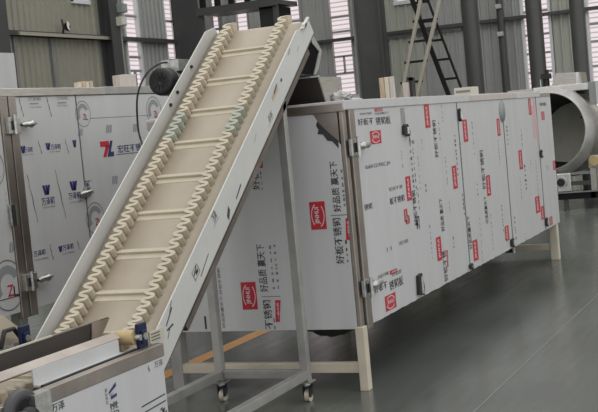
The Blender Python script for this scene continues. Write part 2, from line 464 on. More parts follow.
SIDE_PRINTS = [
  ('tag0', 7.203, 1.663, 0.148, 0.019), ('t0', 6.963, 1.646, 0.21, 0.015, '宏进不锈钢'), ('t0', 7.254, 1.641, 0.263, 0.016, '好品质赢天下'), ('t0', 6.951, 1.598, 0.279, 0.043, '好板不'), ('t0', 7.27, 1.594, 0.283, 0.051, '锈钢板'), ('logo0', 7.104, 1.494, 0.199, 0.084), ('t0', 7.803, 1.43, 0.128, 0.027, '平板'), ('dots', 7.765, 1.251, 0.064, 0.422, 1), ('dots', 7.816, 1.22, 0.032, 0.303, 1), ('dots', 7.573, 1.321, 0.02, 0.105, 1), ('t0', 7.103, 1.316, 0.454, 0.031, '0.6X1219XC JH'), ('tag90', 7.655, 1.124, 0.103, 0.165), ('tag90', 7.55, 0.952, 0.071, 0.085), ('t0', 7.395, 1.149, 0.273, 0.026, '宏进不锈'), ('t0', 7.404, 1.072, 0.293, 0.045, '板不锈钢'), ('t0', 6.862, 1.078, 0.137, 0.039, '锈钢'), ('t90', 7.75, 0.982, 0.074, 0.24, '好板不锈钢'), ('dots', 7.845, 1.028, 0.043, 0.135, 1), ('dots', 8.027, 1.398, 0.022, 0.069, 1), ('dots', 8.035, 1.102, 0.023, 0.069, 1), ('tag90', 7.578, 0.92, 0.081, 0.055), ('t0', 7.169, 0.777, 0.093, 0.025, '11'), ('t0', 7.458, 0.786, 0.198, 0.026, '宏进'), ('t0', 7.781, 0.878, 0.085, 0.097, '钢'), ('tag0', 7.21, 0.626, 0.141, 0.025), ('t0', 7.017, 0.632, 0.197, 0.024, '宏进不锈钢'), ('t0', 7.27, 0.609, 0.19, 0.028, '好品质'), ('t0', 6.958, 0.566, 0.238, 0.048, '好板不'), ('t0', 7.248, 0.546, 0.274, 0.062, '锈钢板'), ('logo0', 7.109, 0.446, 0.202, 0.098), ('tag90', 8.198, 1.594, 0.116, 0.166), ('t90', 8.347, 1.425, 0.084, 0.272, '好板不锈钢'), ('dots', 8.461, 1.478, 0.037, 0.13, 1), ('dots', 8.563, 1.593, 0.025, 0.103, 1), ('tag90', 8.754, 1.116, 0.118, 0.174), ('tag90', 9.146, 1.453, 0.127, 0.175), ('dots', 8.842, 1.276, 0.067, 0.308, 1), ('dots', 8.973, 1.233, 0.055, 0.304, 1), ('dots', 8.548, 1.193, 0.025, 0.233, 1), ('dots', 7.908, 1.213, 0.022, 0.238, 1), ('dots', 8.021, 1.093, 0.045, 0.048, 1), ('t90', 9.563, 1.115, 0.107, 0.321, '好板不锈钢'), ('tag90', 9.702, 0.976, 0.126, 0.17), ('dots', 9.353, 1.39, 0.029, 0.277, 1), ('dots', 9.355, 0.968, 0.059, 0.094, 1), ('t90', 8.346, 0.872, 0.084, 0.241, '好品质 赢天下'), ('tag90', 8.212, 0.642, 0.117, 0.171), ('t90', 8.319, 0.502, 0.096, 0.225, '好板不锈'), ('flag', 8.395, 0.546, 0.049, 0.121), ('dots', 8.577, 0.638, 0.051, 0.072, 1), ('dots', 8.039, 0.706, 0.023, 0.233, 1), ('dots', 8.552, 0.925, 0.038, 0.102, 1), ('dots', 8.924, 0.889, 0.054, 0.151, 1), ('t90', 9.025, 0.663, 0.083, 0.265, '好品质赢天下'), ('tag90', 9.151, 0.507, 0.142, 0.164), ('dots', 9.335, 0.566, 0.029, 0.343, 1), ('tag90', 10.188, 1.441, 0.103, 0.149), ('dots', 10.474, 1.366, 0.09, 0.184, 1), ('dots', 10.137, 1.234, 0.034, 0.229, 1), ('t90', 9.561, 0.786, 0.092, 0.224, '好品质赢天下'), ('tag90', 10.9, 1.115, 0.135, 0.176), ('dots', 11.03, 0.942, 0.119, 0.227, 1), ('dots', 11.012, 1.292, 0.039, 0.183, 1), ('dots', 11.287, 1.022, 0.041, 0.093, 1), ('tag90', 10.365, 0.64, 0.142, 0.167), ('tag90', 10.18, 0.52, 0.137, 0.13), ('dots', 10.489, 0.54, 0.091, 0.225, 1), ('dots', 10.071, 0.669, 0.067, 0.242, 1), ('dots', 9.689, 0.585, 0.031, 0.282, 1), ('dots', 10.825, 0.418, 0.038, 0.071, 1), ('tag90', 11.437, 1.591, 0.105, 0.157), ('pink', 11.564, 1.436, 0.129, 0.316), ('tag90', 11.988, 1.489, 0.138, 0.084), ('t0', 12.03, 1.603, 0.323, 0.035, '钢板'), ('tag90', 12.332, 0.969, 0.121, 0.096), ('tag90', 11.442, 0.649, 0.191, 0.159), ('tag90', 11.629, 0.55, 0.153, 0.128), ('tag90', 11.97, 0.434, 0.138, 0.083), ('dots', 10.815, 0.843, 0.038, 0.268, 1), ('dots', 11.503, 0.906, 0.043, 0.33, 1), ('dots', 12.005, 0.968, 0.092, 0.049, 2)]
LEFT_PRINTS = [
  ('ring', 6.388, 0.743, 0.341, 0.188), ('ring', 6.351, 1.52, 0.264, 0.175), ('mark', 6.542, 1.38, 0.074, 0.073), ('mark', 6.479, 0.987, 0.084, 0.066), ('dots', 6.466, 1.253, 0.008, 0.229, 1), ('t0', 6.891, 1.965, 0.149, 0.028, '万泽钢'), ('t0', 6.885, 1.933, 0.103, 0.01, '——'), ('t0', 6.892, 1.908, 0.149, 0.01, '万泽不锈钢'), ('t0', 7.224, 1.965, 0.135, 0.025, '万泽钢'), ('t0', 7.218, 1.933, 0.111, 0.011, '——'), ('t0', 7.214, 1.912, 0.135, 0.011, '万泽不锈钢'), ('tick', 6.735, 1.913, 0.033, 0.135), ('tick', 7.056, 1.906, 0.036, 0.14), ('W', 6.706, 1.624, 0.055, 0.051), ('t0', 6.767, 1.62, 0.089, 0.037, '万泽钢'), ('W', 6.994, 1.631, 0.059, 0.049), ('t0', 7.083, 1.624, 0.12, 0.039, '万泽钢'), ('W', 7.32, 1.634, 0.05, 0.054), ('tick', 6.898, 1.632, 0.029, 0.096), ('tick', 7.22, 1.619, 0.031, 0.107), ('t0', 6.755, 1.587, 0.123, 0.01, '万泽不锈钢'), ('t0', 7.064, 1.59, 0.143, 0.011, '万泽不锈钢'), ('W', 6.922, 1.33, 0.093, 0.069), ('t0', 6.926, 1.253, 0.151, 0.055, '万泽钢'), ('t0', 6.93, 1.21, 0.151, 0.014, '万泽不锈钢'), ('W', 7.252, 1.333, 0.099, 0.068), ('t0', 7.251, 1.262, 0.149, 0.05, '万泽钢'), ('t0', 7.261, 1.214, 0.162, 0.014, '万泽不锈钢'), ('tick', 6.752, 1.283, 0.067, 0.338), ('tick', 7.082, 1.288, 0.072, 0.351), ('t0', 6.765, 0.909, 0.135, 0.041, '万泽钢'), ('t0', 6.78, 0.865, 0.158, 0.014, '万泽不锈钢'), ('W', 7.012, 0.904, 0.047, 0.042), ('t0', 7.104, 0.906, 0.133, 0.042, '万泽钢'), ('t0', 7.097, 0.864, 0.157, 0.014, '万泽不锈钢'), ('tick', 6.903, 0.897, 0.023, 0.11), ('tick', 7.236, 0.904, 0.025, 0.071), ('ring', 7.468, 1.846, 0.194, 0.19), ('ring', 8.489, 1.842, 0.238, 0.211), ('line', 7.983, 1.81, 0.849, 0.004), ('Z', 7.739, 1.573, 0.178, 0.12), ('t0', 8.059, 1.563, 0.351, 0.062, '宏旺不锈'), ('grey', 7.789, 1.723, 0.083, 0.061), ('grey', 8.178, 1.716, 0.09, 0.063), ('grey', 7.404, 1.712, 0.064, 0.051), ('grey', 7.799, 1.332, 0.083, 0.06), ('line', 8.029, 1.522, 0.334, 0.008), ('vline', 7.398, 1.54, 0.013, 0.349), ('ring', 7.488, 1.07, 0.236, 0.241), ('line', 7.403, 1.353, 0.167, 0.004), ('t90', 7.422, 1.332, 0.071, 0.044, '钢')]
TABLE_PRINTS = [
  ('Wp', 4.183, 0.578, 0.063, 0.065), ('t90', 4.184, 0.499, 0.063, 0.069, '万泽'), ('t90', 4.135, 0.566, 0.018, 0.068, '万泽不锈'), ('diag', 4.495, 0.426, 0.206, 0.06), ('t0', 4.567, 0.61, 0.076, 0.03, '万泽'), ('blotch', 4.581, 0.395, 0.068, 0.035), ('tick', 4.483, 0.604, 0.008, 0.026), ('t0', 3.797, 0.61, 0.089, 0.034, '万泽')]


def END_FN(u, v, o): return (6.6 - 0.004 - o, -u, v)
def SIDE_FN(u, v, o): return (u, 2.606 - 0.004 - o, v)
def LEFT_FN(u, v, o): return (u, 5.0 - 0.004 - o, v)
def TABLE_FN(u, v, o): return (u, 2.8 - 0.004 - o, v)


TH = math.radians(37.0); CT, ST = math.cos(TH), math.sin(TH)


def L(s, n, y): return (s * CT - n * ST, y, s * ST + n * CT)
def LB(s, y, n): return L(s, n, y)
def PLATE_FN(u, v, o): return L(u, v, 2.835 - o)


# ================================================================ the hall
XE, YL = 22.0, 12.0
b = MB()
b.quad([(-6, -8, 0), (XE, -8, 0), (XE, YL, 0), (-6, YL, 0)], M['floor'])
b.quad([(5.4, 4.18, 0.0015), (9.6, 4.18, 0.0015), (9.6, 4.31, 0.0015), (5.4, 4.31, 0.0015)], M['orange'])
b.quad([(2, 1.818, 0.0015), (XE, 1.818, 0.0015), (XE, 1.826, 0.0015), (2, 1.826, 0.0015)], M['joint'])
struct(b.build('floor', recalc=False))


def corrugated(b, fn, a0, a1, z0, z1, m, pitch=0.16, depth=0.035):
    """trapezoid ribs running upwards; fn(a, depth, z) -> point"""
    prof = []
    a = a0
    while a < a1:
        for da, d in ((0, 0), (0.6, 0), (0.7, depth), (0.9, depth)):
            x = a + da * pitch
            if x <= a1: prof.append((x, d))
        a += pitch
    prof.append((a1, 0))
    vs, fs = [], []
    for x, d in prof:
        vs += [fn(x, d, z0), fn(x, d, z1)]
    for i in range(len(prof) - 1):
        fs.append((2 * i, 2 * i + 2, 2 * i + 3, 2 * i + 1))
    b.add(vs, fs, m)


def wall_end_pt(a, d, z): return (XE - d, a, z)
def wall_left_pt(a, d, z): return (a, YL - d, z)


# window openings: (from, to, sill, head)
END_WIN = [(11.18, 11.44, 2.0, 7.0), (10.53, 10.83, 2.0, 7.0), (9.36, 9.93, 2.0, 7.0), (8.34, 8.80, 2.13, 7.0), (6.93, 7.44, 3.78, 4.6), (4.48, 5.03, 1.5, 7.0), (3.0, 3.86, 1.5, 7.0), (0.5, 1.4, 1.5, 7.0)]
LEFT_WIN = [(17.93, 18.45, 4.17, 4.7), (19.55, 20.12, 2.3, 7.0), (21.08, 21.52, 2.3, 7.0)]


def clad(name, fn, a0, a1, wins, zt, mats):
    b = MB()
    cuts = sorted([(w[0], w[1], w[2], w[3]) for w in wins])
    a = a0
    for w0, w1, s, h in cuts:
        if w0 > a: corrugated(b, fn, a, w0, 0, zt, mats(a))
        corrugated(b, fn, w0, w1, 0, s, mats(w0))
        corrugated(b, fn, w0, w1, h, zt, mats(w0))
        a = w1
    corrugated(b, fn, a, a1, 0, zt, mats(a))
    return struct(b.build(name, recalc=False))


clad('wall_end', wall_end_pt, -8, YL, END_WIN, 9.0, lambda a: M['clad_grey'] if (a > 7.8 or 5.02 <= a < 5.5) else M['clad_end'])
clad('wall_left', wall_left_pt, -6, XE, LEFT_WIN, 9.0, lambda a: M['clad_warm'] if a < 19 else M['clad_grey'])


def window(i, fn, w0, w1, s, h, mull, bars, fm, ft=0.05):
    root = bpy.data.objects.new('window_%d' % i, None)
    root.location = fn((w0 + w1) / 2, 0, s); COL.objects.link(root); root['kind'] = 'structure'
    p = MB()
    def bx(b, a0, a1, d0, d1, z0, z1, m):
        P, Q = fn(a0, d0, z0), fn(a1, d1, z1)
        b.box(P[0], Q[0], P[1], Q[1], P[2], Q[2], m)
    bx(p, w0, w1, -0.06, -0.04, s, h, M['pane']); p.build('pane', root)
    f = MB()
    bx(f, w0, w0 + ft, -0.08, 0.05, s, h, fm); bx(f, w1 - ft, w1, -0.08, 0.05, s, h, fm)
    bx(f, w0, w1, -0.08, 0.07, s - 0.04, s + ft * 0.6, fm); bx(f, w0, w1, -0.08, 0.05, h - ft, h, fm)
    for z in bars: bx(f, w0, w1, -0.05, 0.01, z - 0.02, z + 0.02, M['frame_grey'])
    for (a, z0, z1) in mull: bx(f, a - 0.015, a + 0.015, -0.05, 0.01, z0, z1, M['frame_grey'])
    f.build('frame', root)


EB = [2.55, 2.92, 3.42, 3.70, 4.2, 4.9]
window(1, wall_end_pt, *END_WIN[0], [], [3.75, 4.2], M['frame_grey'], 0.03)
window(2, wall_end_pt, *END_WIN[1], [], [3.62, 4.2], M['frame_grey'], 0.03)
window(3, wall_end_pt, *END_WIN[2], [], EB, M['frame_grey'])
window(4, wall_end_pt, *END_WIN[3], [(8.57, 2.57, 2.9)], [2.57, 2.90, 3.38, 3.67, 4.2], M['frame_grey'], 0.03)
window(5, wall_end_pt, *END_WIN[4], [], [], M['frame_white'])
window(6, wall_end_pt, *END_WIN[5], [], [2.2, 2.54, 2.88, 3.3, 4.0], M['frame_white'])
window(7, wall_end_pt, *END_WIN[6], [], [2.2, 2.64, 2.95, 3.4, 4.0], M['frame_white'])
window(8, wall_end_pt, *END_WIN[7], [], [2.2, 2.64, 2.95, 3.4, 4.0], M['frame_white'])
window(9, wall_left_pt, *LEFT_WIN[0], [], [], M['frame_white'])
window(10, wall_left_pt, *LEFT_WIN[1], [(19.86, 2.3, 2.94)], [2.96, 3.22, 4.0, 4.6], M['frame_white'], 0.05)
window(11, wall_left_pt, *LEFT_WIN[2], [], [3.19, 3.97, 4.6], M['frame_white'], 0.03)

b = MB()   # girt on the left wall, wider ledge over the sliding door
b.box(15.0, 21.4, YL - 0.16, YL, 3.50, 3.58, M['column'])
b.box(16.08, 18.85, YL - 0.20, YL - 0.05, 3.50, 3.555, M['stair_beige'])
struct(b.build('trim_1'))
b = MB()   # girt on the end wall
b.box(XE - 0.16, XE, -2, 9.3, 3.19, 3.25, M['column'])
struct(b.build('trim_2'))
b = MB()   # frame lines of the big door in the end wall
b.box(XE - 0.07, XE, 7.63, 7.69, 0, 3.19, M['column']); b.box(XE - 0.07, XE, 6.15, 7.69, 3.12, 3.19, M['column_light'])
struct(b.build('trim_3'))
b = MB()   # sill under the tall window beside the column
b.box(XE - 0.22, XE, 7.8, 8.9, 2.06, 2.13, M['frame_white'])
struct(b.build('trim_4'))
b = MB()   # leaf joints of the sliding door in the left wall
for x in (16.12, 17.15, 18.72): b.box(x - 0.03, x + 0.03, YL - 0.06, YL, 0, 3.5, M['column_light'])
struct(b.build('trim_5'))
b = MB()
b.box(14.2, 15.55, 11.56, 11.62, 0, 3.17, M['film_grey'])
struct(b.build('door_1'))


def hcolumn(name, x, y0, y1, label, depth=0.3, H=8.5, tf=0.02, light=None):
    t = MB()
    t.box(x, x + depth, y0, y0 + tf, 0, H, M['column']); t.box(x, x + depth, y1 - tf, y1, 0, H, light or M['column'])
    t.box(x + 0.09, x + 0.11, y0, y1, 0, H, M['column'])
    o = t.build(name, origin=((x), (y0 + y1) / 2, 0))
    return tag(o, label, 'column', None)


hcolumn('steel_column', 20.0, 7.05, 7.56, 'wide dark steel column with a lighter left edge, between the tall window and the ladders', light=M['column_light'])
def rcolumn(y0, y1, label):
    t = MB(); t.cyl((20.0, (y0 + y1) / 2, 0), (20.0, (y0 + y1) / 2, 8.5), (y1 - y0) / 2, M['column'], seg=28)
    tag(t.build('steel_column', origin=(20.0, (y0 + y1) / 2, 0)), label, 'column')
rcolumn(5.29, 5.58, 'round dark grey column just right of the black stair ladder')
rcolumn(4.22, 4.49, 'round dark grey column in front of a white window strip, above the drum machine')
rcolumn(3.53, 3.77, 'round dark grey column nearest the right edge of the photo')
t = thing('drain_pipe', 'thin dark vertical pipe with two clamps on the end wall', 'pipe', (21.8, 5.365, 0))
q = MB(); q.cyl((21.8, 5.365, 0), (21.8, 5.365, 8.5), 0.066, M['column'], seg=16); q.build('pipe', t)
for z in (3.45, 2.95):
    q = MB(); q.box(21.68, 21.76, 5.31, 5.42, z - 0.04, z + 0.04, M['silver']); q.build('clamp', t, 0.006)
t = MB()
t.box(21.3, 21.32, 11.28, 11.9, 0, 8.5, M['column']); t.box(21.32, 21.85, 11.30, 11.32, 0, 8.5, M['column']); t.box(21.3, 21.85, 11.88, 11.9, 0, 8.5, M['column']); t.box(21.28, 21.5, 11.08, 11.28, 0, 8.5, M['column_light'])
tag(t.build('steel_column', origin=(21.6, 11.5, 0)), 'massive dark column in the hall corner behind the head of the belt conveyor', 'column')
t = MB()
t.box(18.68, 18.98, 11.70, 11.72, 0, 8.5, M['column']); t.box(18.68, 18.98, 11.93, 11.95, 0, 8.5, M['column']); t.box(18.82, 18.84, 11.72, 11.93, 0, 8.5, M['column']); t.box(18.98, 19.06, 11.72, 11.95, 0, 8.5, M['frame_grey'])
tag(t.build('steel_column', origin=(18.85, 11.82, 0)), 'dark column on the left wall between the olive cladding and the first window', 'column')
t = MB()
t.box(15.3, 15.62, 11.66, 11.68, 0, 8.5, M['column']); t.box(15.3, 15.62, 11.86, 11.88, 0, 8.5, M['column']); t.box(15.5, 15.52, 11.68, 11.86, 0, 8.5, M['column'])
tag(t.build('steel_column', origin=(15.5, 11.77, 0)), 'dark column cut by the top left corner of the photo', 'column')

# work lamp, junction boxes
t = thing('work_lamp', 'small black and white work lamp on the ledge of the left wall', 'lamp', (17.45, 11.85, 3.56))
q = MB(); q.tube([(17.36, 11.85, 3.555), (17.36, 11.82, 3.66), (17.30, 11.8, 3.80)], 0.018, M['black']); q.tube([(17.36, 11.82, 3.66), (17.46, 11.8, 3.62), (17.52, 11.8, 3.70)], 0.018, M['black']); q.build('bracket', t)
q = MB(); q.lathe((17.44, 11.8, 3.70), (0.3, -1, 0.1), [(-0.06, 0.03), (0, 0.07), (0.02, 0.085)], M['black'], 20); q.build('lamp_head', t)
q = MB(); q.lathe((17.44, 11.8, 3.70), (0.3, -1, 0.1), [(0.019, 0.001), (0.021, 0.08)], M['lamp_glow'], 20); q.build('lens', t)
for z0, z1, x0, lab in ((3.98, 4.14, 18.92, 'upper grey junction box on the column left of the first window'), (3.74, 3.90, 18.86, 'lower pale junction box on the column left of the first window')):
    t = thing('junction_box', lab, 'electrical box', (x0 + .1, 11.69, z0))
    q = MB(); q.box(x0, x0 + 0.18, 11.58, 11.70, z0, z1, M['beige_box'] if z0 < 3.9 else M['grey_paint']); q.build('housing', t, 0.006)
    q = MB(); q.box(x0 + .02, x0 + 0.16, 11.572, 11.58, z0 + .02, z1 - .02, M['frame_grey'] if z0 > 3.9 else M['frame_white']); q.build('cover', t)

# overhead steel platform in the hall corner
t = thing('steel_platform', 'dark steel platform with boxes high in the hall corner behind the belt', 'platform', (19.5, 9.6, 0))
q = MB(); q.box(19.4, 20.3, 8.72, 10.32, 3.80, 3.88, M['column']); q.box(19.36, 19.4, 8.72, 10.32, 3.77, 3.90, M['column']); q.build('deck', t)
for y in (8.78, 10.27):
    q = MB(); q.box(19.42, 19.50, y - .04, y + .04, 0, 3.8, M['column']); q.build('post', t)
for y in (8.80, 9.05, 9.3, 9.62, 9.9, 10.2):
    q = MB(); q.box(19.4, 19.46, y - .05, y + .05, 3.9, 4.4, M['stair_black']); q.build('rail_post', t)
q = MB(); q.box(19.4, 19.44, 8.72, 10.32, 4.36, 4.42, M['stair_black']); q.box(19.4, 19.44, 8.72, 10.32, 4.12, 4.16, M['grey_paint']); q.build('guard_rail', t)
q = MB(); q.box(19.5, 20.2, 8.82, 9.12, 3.25, 3.78, M['stair_black']); q.box(19.48, 19.5, 8.84, 9.10, 3.3, 3.74, M['black']); q.build('hanging_cabinet', t)

# ladders
def ladder(name, label, X, s1, s2, w1, w2, rungs, m, mr, ext):
    def at(s, z):
        (ya, za), (yb, zb) = s
        k = (z - za) / (zb - za)
        return (X, ya + (yb - ya) * k, z)
    t = thing(name, label, 'ladder', at(s1, 0))
    for s, w in ((s1, w1), (s2, w2)):
        q = MB(); q.bar(at(s, 0), at(s, ext), w, 0.05, m, up=(1, 0, 0)); q.build('stringer', t)
    z = 0.3
    while z < ext - 0.1:
        P, Q = at(s1, z), at(s2, z)
        if m is mr: P, Q = (X, P[1], z), (X, Q[1], z)
        else: P, Q = (X, P[1] + 0.06, z), (X, Q[1] - 0.03, z)
        q = MB(); q.bar(P, Q, 0.035, 0.035, mr, up=(1, 0, 0)); q.build('rung', t)
        z += 0.305
    return t


ladder('ladder', 'black steel ladder leaning to the right in front of the end wall', 18.0, ((5.79, 3.40), (5.36, 1.96)), ((5.54, 3.37), (5.11, 1.91)), 0.065, 0.028, 0, M['stair_black'], M['stair_black'], 4.6)
ladder('ladder', 'beige ladder with black rungs crossing in front of the black ladder', 17.7, ((5.63, 3.12), (5.93, 2.15)), ((5.26, 3.31), (5.72, 1.99)), 0.05, 0.05, 0, M['stair_beige'], M['stair_black'], 4.6)

# ================================================================ tunnel dryer (the long machine)
X0, X1, Y0, Y1, Z0, Z1, ZC = 6.6, 12.4, 2.606, 3.94, 0.375, 1.69, 1.735
dry = thing('tunnel_dryer', 'long box shaped dryer wrapped in white protective film with red labels', 'dryer', (9.5, 3.27, 0))
b = MB(); b.box(X0 + 0.03, X1 - 0.02, Y0 + 0.03, Y1 - 0.02, Z0 + 0.01, Z1, M['steel_dark']); b.build('body', dry)
b = MB()
b.box(X0 - 0.01, 11.9, Y0 - 0.012, Y1 + 0.01, Z1 - 0.012, ZC, M['film']); b.box(11.9, X1, Y0 - 0.004, Y1, Z1 - 0.02, ZC - 0.02, M['steel'])
b.box(9.3, 10.9, Y0 - 0.014, Y0 + 0.1, Z1 - 0.01, ZC - 0.006, M['card'])
b.build('top_cover', dry, 0.004)
b = MB(); b.box(X0 - 0.012, X0 + 0.03, Y0 - 0.005, Y1, Z1 - 0.02, Z1 + 0.03, M['steel_brown']); b.build('top_rail', dry, 0.003)
# end panel: bare steel with film torn away at the upper right corner
b = MB(); b.box(X0, X0 + 0.03, Y0 + 0.04, Y1, Z0, Z1 - 0.02, M['steel_brown'])
endp = b.build('end_panel', dry)
b = MB()
outline = [(-3.94, Z0 - 0.002), (-2.638, Z0 - 0.004), (-2.638, 1.475), (-2.69, 1.525), (-2.73, 1.56), (-2.765, 1.60), (-2.785, 1.64), (-2.80, 1.668), (-3.94, 1.668)]
def END0(u, v, o): return (X0 - o, -u, v)
b.plate([END0(u, v, 0.004) for u, v in outline], (0.004, 0, 0), M['film'])
draw_prints(b, END_PRINTS, END_FN, -3.9, -2.61)
b.build('protective_film', endp)
b = MB()   # black adhesive edge of the tear, curled film
b.plate([END0(u, v, 0.0065) for u, v in ((-2.652, 1.50), (-2.69, 1.535), (-2.73, 1.575), (-2.775, 1.625), (-2.785, 1.60), (-2.77, 1.575), (-2.78, 1.55), (-2.745, 1.545), (-2.72, 1.505), (-2.69, 1.50), (-2.652, 1.455))], (0.002, 0, 0), M['ink'])
b.build('torn_film_edge', endp)
# corner post: two steel angle strips with a dark gap
b = MB()
b.box(X0 - 0.006, X0 + 0.05, Y0 + 0.004, Y0 + 0.03, Z0 - 0.02, Z1, M['steel_brown'])
b.box(X0 + 0.05, X0 + 0.075, Y0 + 0.02, Y0 + 0.06, Z0 - 0.01, Z1, M['rubber'])
b.box(X0 + 0.075, X0 + 0.165, Y0 - 0.008, Y0 + 0.04, Z0 - 0.02, Z1, M['steel_brown'])
b.build('corner_post', dry, 0.004)
for z in (1.45, 0.605):
    b = MB()
    b.box(X0 + 0.02, X0 + 0.13, Y0 - 0.03, Y0 - 0.008, z - 0.05, z + 0.05, M['silver']); b.box(X0 + 0.045, X0 + 0.10, Y0 - 0.036, Y0 - 0.03, z - 0.028, z + 0.028, M['black'])
    b.cyl((X0 + 0.075, Y0 - 0.05, z - 0.06), (X0 + 0.075, Y0 - 0.05, z + 0.065), 0.012, M['silver'], seg=12)
    lt = b.build('door_latch', dry, 0.003)
    b = MB()
    b.lathe((X0 + 0.13, Y0 - 0.035, z + 0.005), (1, -0.05, 0.02), [(0, 0.010), (0.02, 0.020), (0.05, 0.026), (0.08, 0.020), (0.11, 0.024), (0.16, 0.008), (0.18, 0.002)], M['silver'], 9)
    b.build('latch_handle', lt)
DOORS = [(X0 + 0.165, 8.955), (8.965, 10.36), (10.37, 11.70), (11.71, X1)]
for i, (a, c) in enumerate(DOORS):
    b = MB(); b.box(a, c, Y0, Y0 + 0.03, Z0, Z1 - 0.012, M['steel_grey']); d = b.build('door', dry)
    b = MB()
    n = 40
    top, bot = [], []
    rr = random.Random(i)
    for k in range(n + 1):
        u = a + 0.003 + (c - a - 0.006) * k / n
        bot.append((u, Z0 - 0.003 + rr.uniform(-0.003, 0.004)))
    pts = bot + [(c - 0.003, Z1 - 0.014), (a + 0.003, Z1 - 0.014)]
    b.plate([SIDE_FN(u, v, 0) for u, v in pts], (0, 0.004, 0), M['film'])
    draw_prints(b, SIDE_PRINTS, SIDE_FN, a + 0.002, c - 0.002)
    b.build('protective_film', d)
# seam strips and hinges
for x in (8.96, 10.365, 11.705):
    b = MB(); b.box(x - 0.008, x + 0.008, Y0 - 0.008, Y0 + 0.01, Z0, Z1 - 0.015, M['ink_soft']); b.build('door_seam', dry)
def hinge(x, zt, zb, w=0.12, tape=True):
    b = MB()
    b.plate([(x - w / 2, Y0 - 0.006, zb + 0.02), (x + w * .35, Y0 - 0.006, zb), (x + w / 2, Y0 - 0.006, zb + (zt - zb) * .35), (x + w * .2, Y0 - 0.006, zt), (x - w * .4, Y0 - 0.006, zt - .01)], (0, -0.022, 0), M['rubber'])
    b.cyl((x, Y0 - 0.03, zb + 0.02), (x, Y0 - 0.03, zt - 0.02), 0.012, M['silver'], seg=10)
    h = b.build('door_hinge', dry)
    if tape:
        b = MB(); b.box(x - w * .42, x + w * .15, Y0 - 0.012, Y0 - 0.004, zt, zt + 0.11, M['silver']); b.build('hinge_strap', h)
hinge(7.67, 1.555, 1.47); hinge(7.69, 0.54, 0.385, tape=False); 
b = MB(); b.lathe((10.34, Y0 - 0.004, 1.575), (0, -1, 0), [(0, 0.095), (0.012, 0.09), (0.016, 0.02), (0.02, 0.001)], M['grey_paint'], 20); b.build('lock_plate', dry)
hinge(8.98, 1.63, 1.53, 0.05, False); hinge(8.95, 0.43, 0.38, 0.08, False); hinge(10.3, 0.46, 0.38, 0.10, False); hinge(11.72, 0.49, 0.40, 0.10, False); hinge(11.72, 1.16, 1.08, 0.08, False)
# pinkish paper strip and sagging film under the near corner
b = MB(); b.plate([(11.60, Y0 - 0.007, 1.66), (11.68, Y0 - 0.007, 1.66), (11.72, Y0 - 0.007, 1.18), (11.66, Y0 - 0.007, 1.18)], (0, 0.002, 0), M['pink']); b.build('paper_strip', dry)
b = MB()
vs, fs = [], []
for i in range(13):
    for j in range(5):
        y = 2.66 + 0.36 * i / 12
        sag = 0.055 * math.sin(PI * i / 12) * (1 if j in (1, 2, 3) else 0.15)
        vs.append((X0 + 0.02 + 0.14 * j / 4, y, Z0 - 0.004 - sag - 0.006 * math.sin(i * 2.3 + j)))
for i in range(12):
    for j in range(4):
        fs.append((i * 5 + j, (i + 1) * 5 + j, (i + 1) * 5 + j + 1, i * 5 + j + 1))
b.add(vs, fs, M['rubber'], True); b.build('sagging_black_film', dry, recalc=False)
# legs
for (x, y, m) in ((6.575, 2.592, 'cream_paint'), (6.59, 3.86, 'steel_grey'), (12.25, 2.61, 'cream_paint'), (12.25, 3.84, 'cream_paint'), (9.4, 3.84, 'cream_paint')):
    b = MB(); w = 0.055 if x < 6.6 and y < 3 else 0.08; b.box(x, x + w + .01, y, y + w, 0.0, Z0 + 0.01, M[m])
    b.build('leg', dry, 0.004)
b = MB(); b.box(6.595, 6.65, 2.647, 3.865, 0.105, 0.165, M['cream_paint']); b.build('crossbeam', dry, 0.003)
b = MB(); b.box(12.27, 12.32, 2.69, 3.85, 0.105, 0.165, M['cream_paint']); b.build('crossbeam', dry, 0.003)
b = MB(); b.box(10.9, 11.0, 2.75, 2.85, 0.26, 0.375, M['black']); b.box(10.92, 10.98, 2.74, 2.75, 0.25, 0.30, M['film']); b.build('drain_valve', dry)

# feed hopper on the dryer
hop = thing('feed_hopper', 'open stainless feed hopper on the near end of the dryer roof', 'hopper', (7.05, 3.2, ZC))
ya, yb = 2.812, 3.62
b = MB(); b.plate([(6.775, ya, 1.895), (6.86, ya, 1.737), (7.14, ya, 1.737), (7.14, ya, 1.895)], (0, 0.008, 0), M['steel']); b.build('side_plate', hop)
b = MB(); b.plate([(6.775, yb, 1.895), (6.86, yb, 1.737), (7.14, yb, 1.737), (7.14, yb, 1.895)], (0, -0.008, 0), M['steel']); b.build('side_plate', hop)
b = MB(); b.plate([(6.775, ya + .008, 1.895), (6.775, yb - .008, 1.895), (6.86, yb - .008, 1.737), (6.86, ya + .008, 1.737)], (0.008, 0, 0), M['steel_black']); b.build('front_plate', hop)  # dark tone paints the conveyor's reflection into this plate
b = MB(); b.box(7.132, 7.14, ya + .008, yb - .008, 1.737, 1.895, M['steel']); b.build('back_plate', hop)
b = MB(); b.box(6.765, 6.785, ya, yb, 1.893, 1.903, M['film']); b.build('rim', hop)  # white film colour stands in for the bright glint on the steel edge

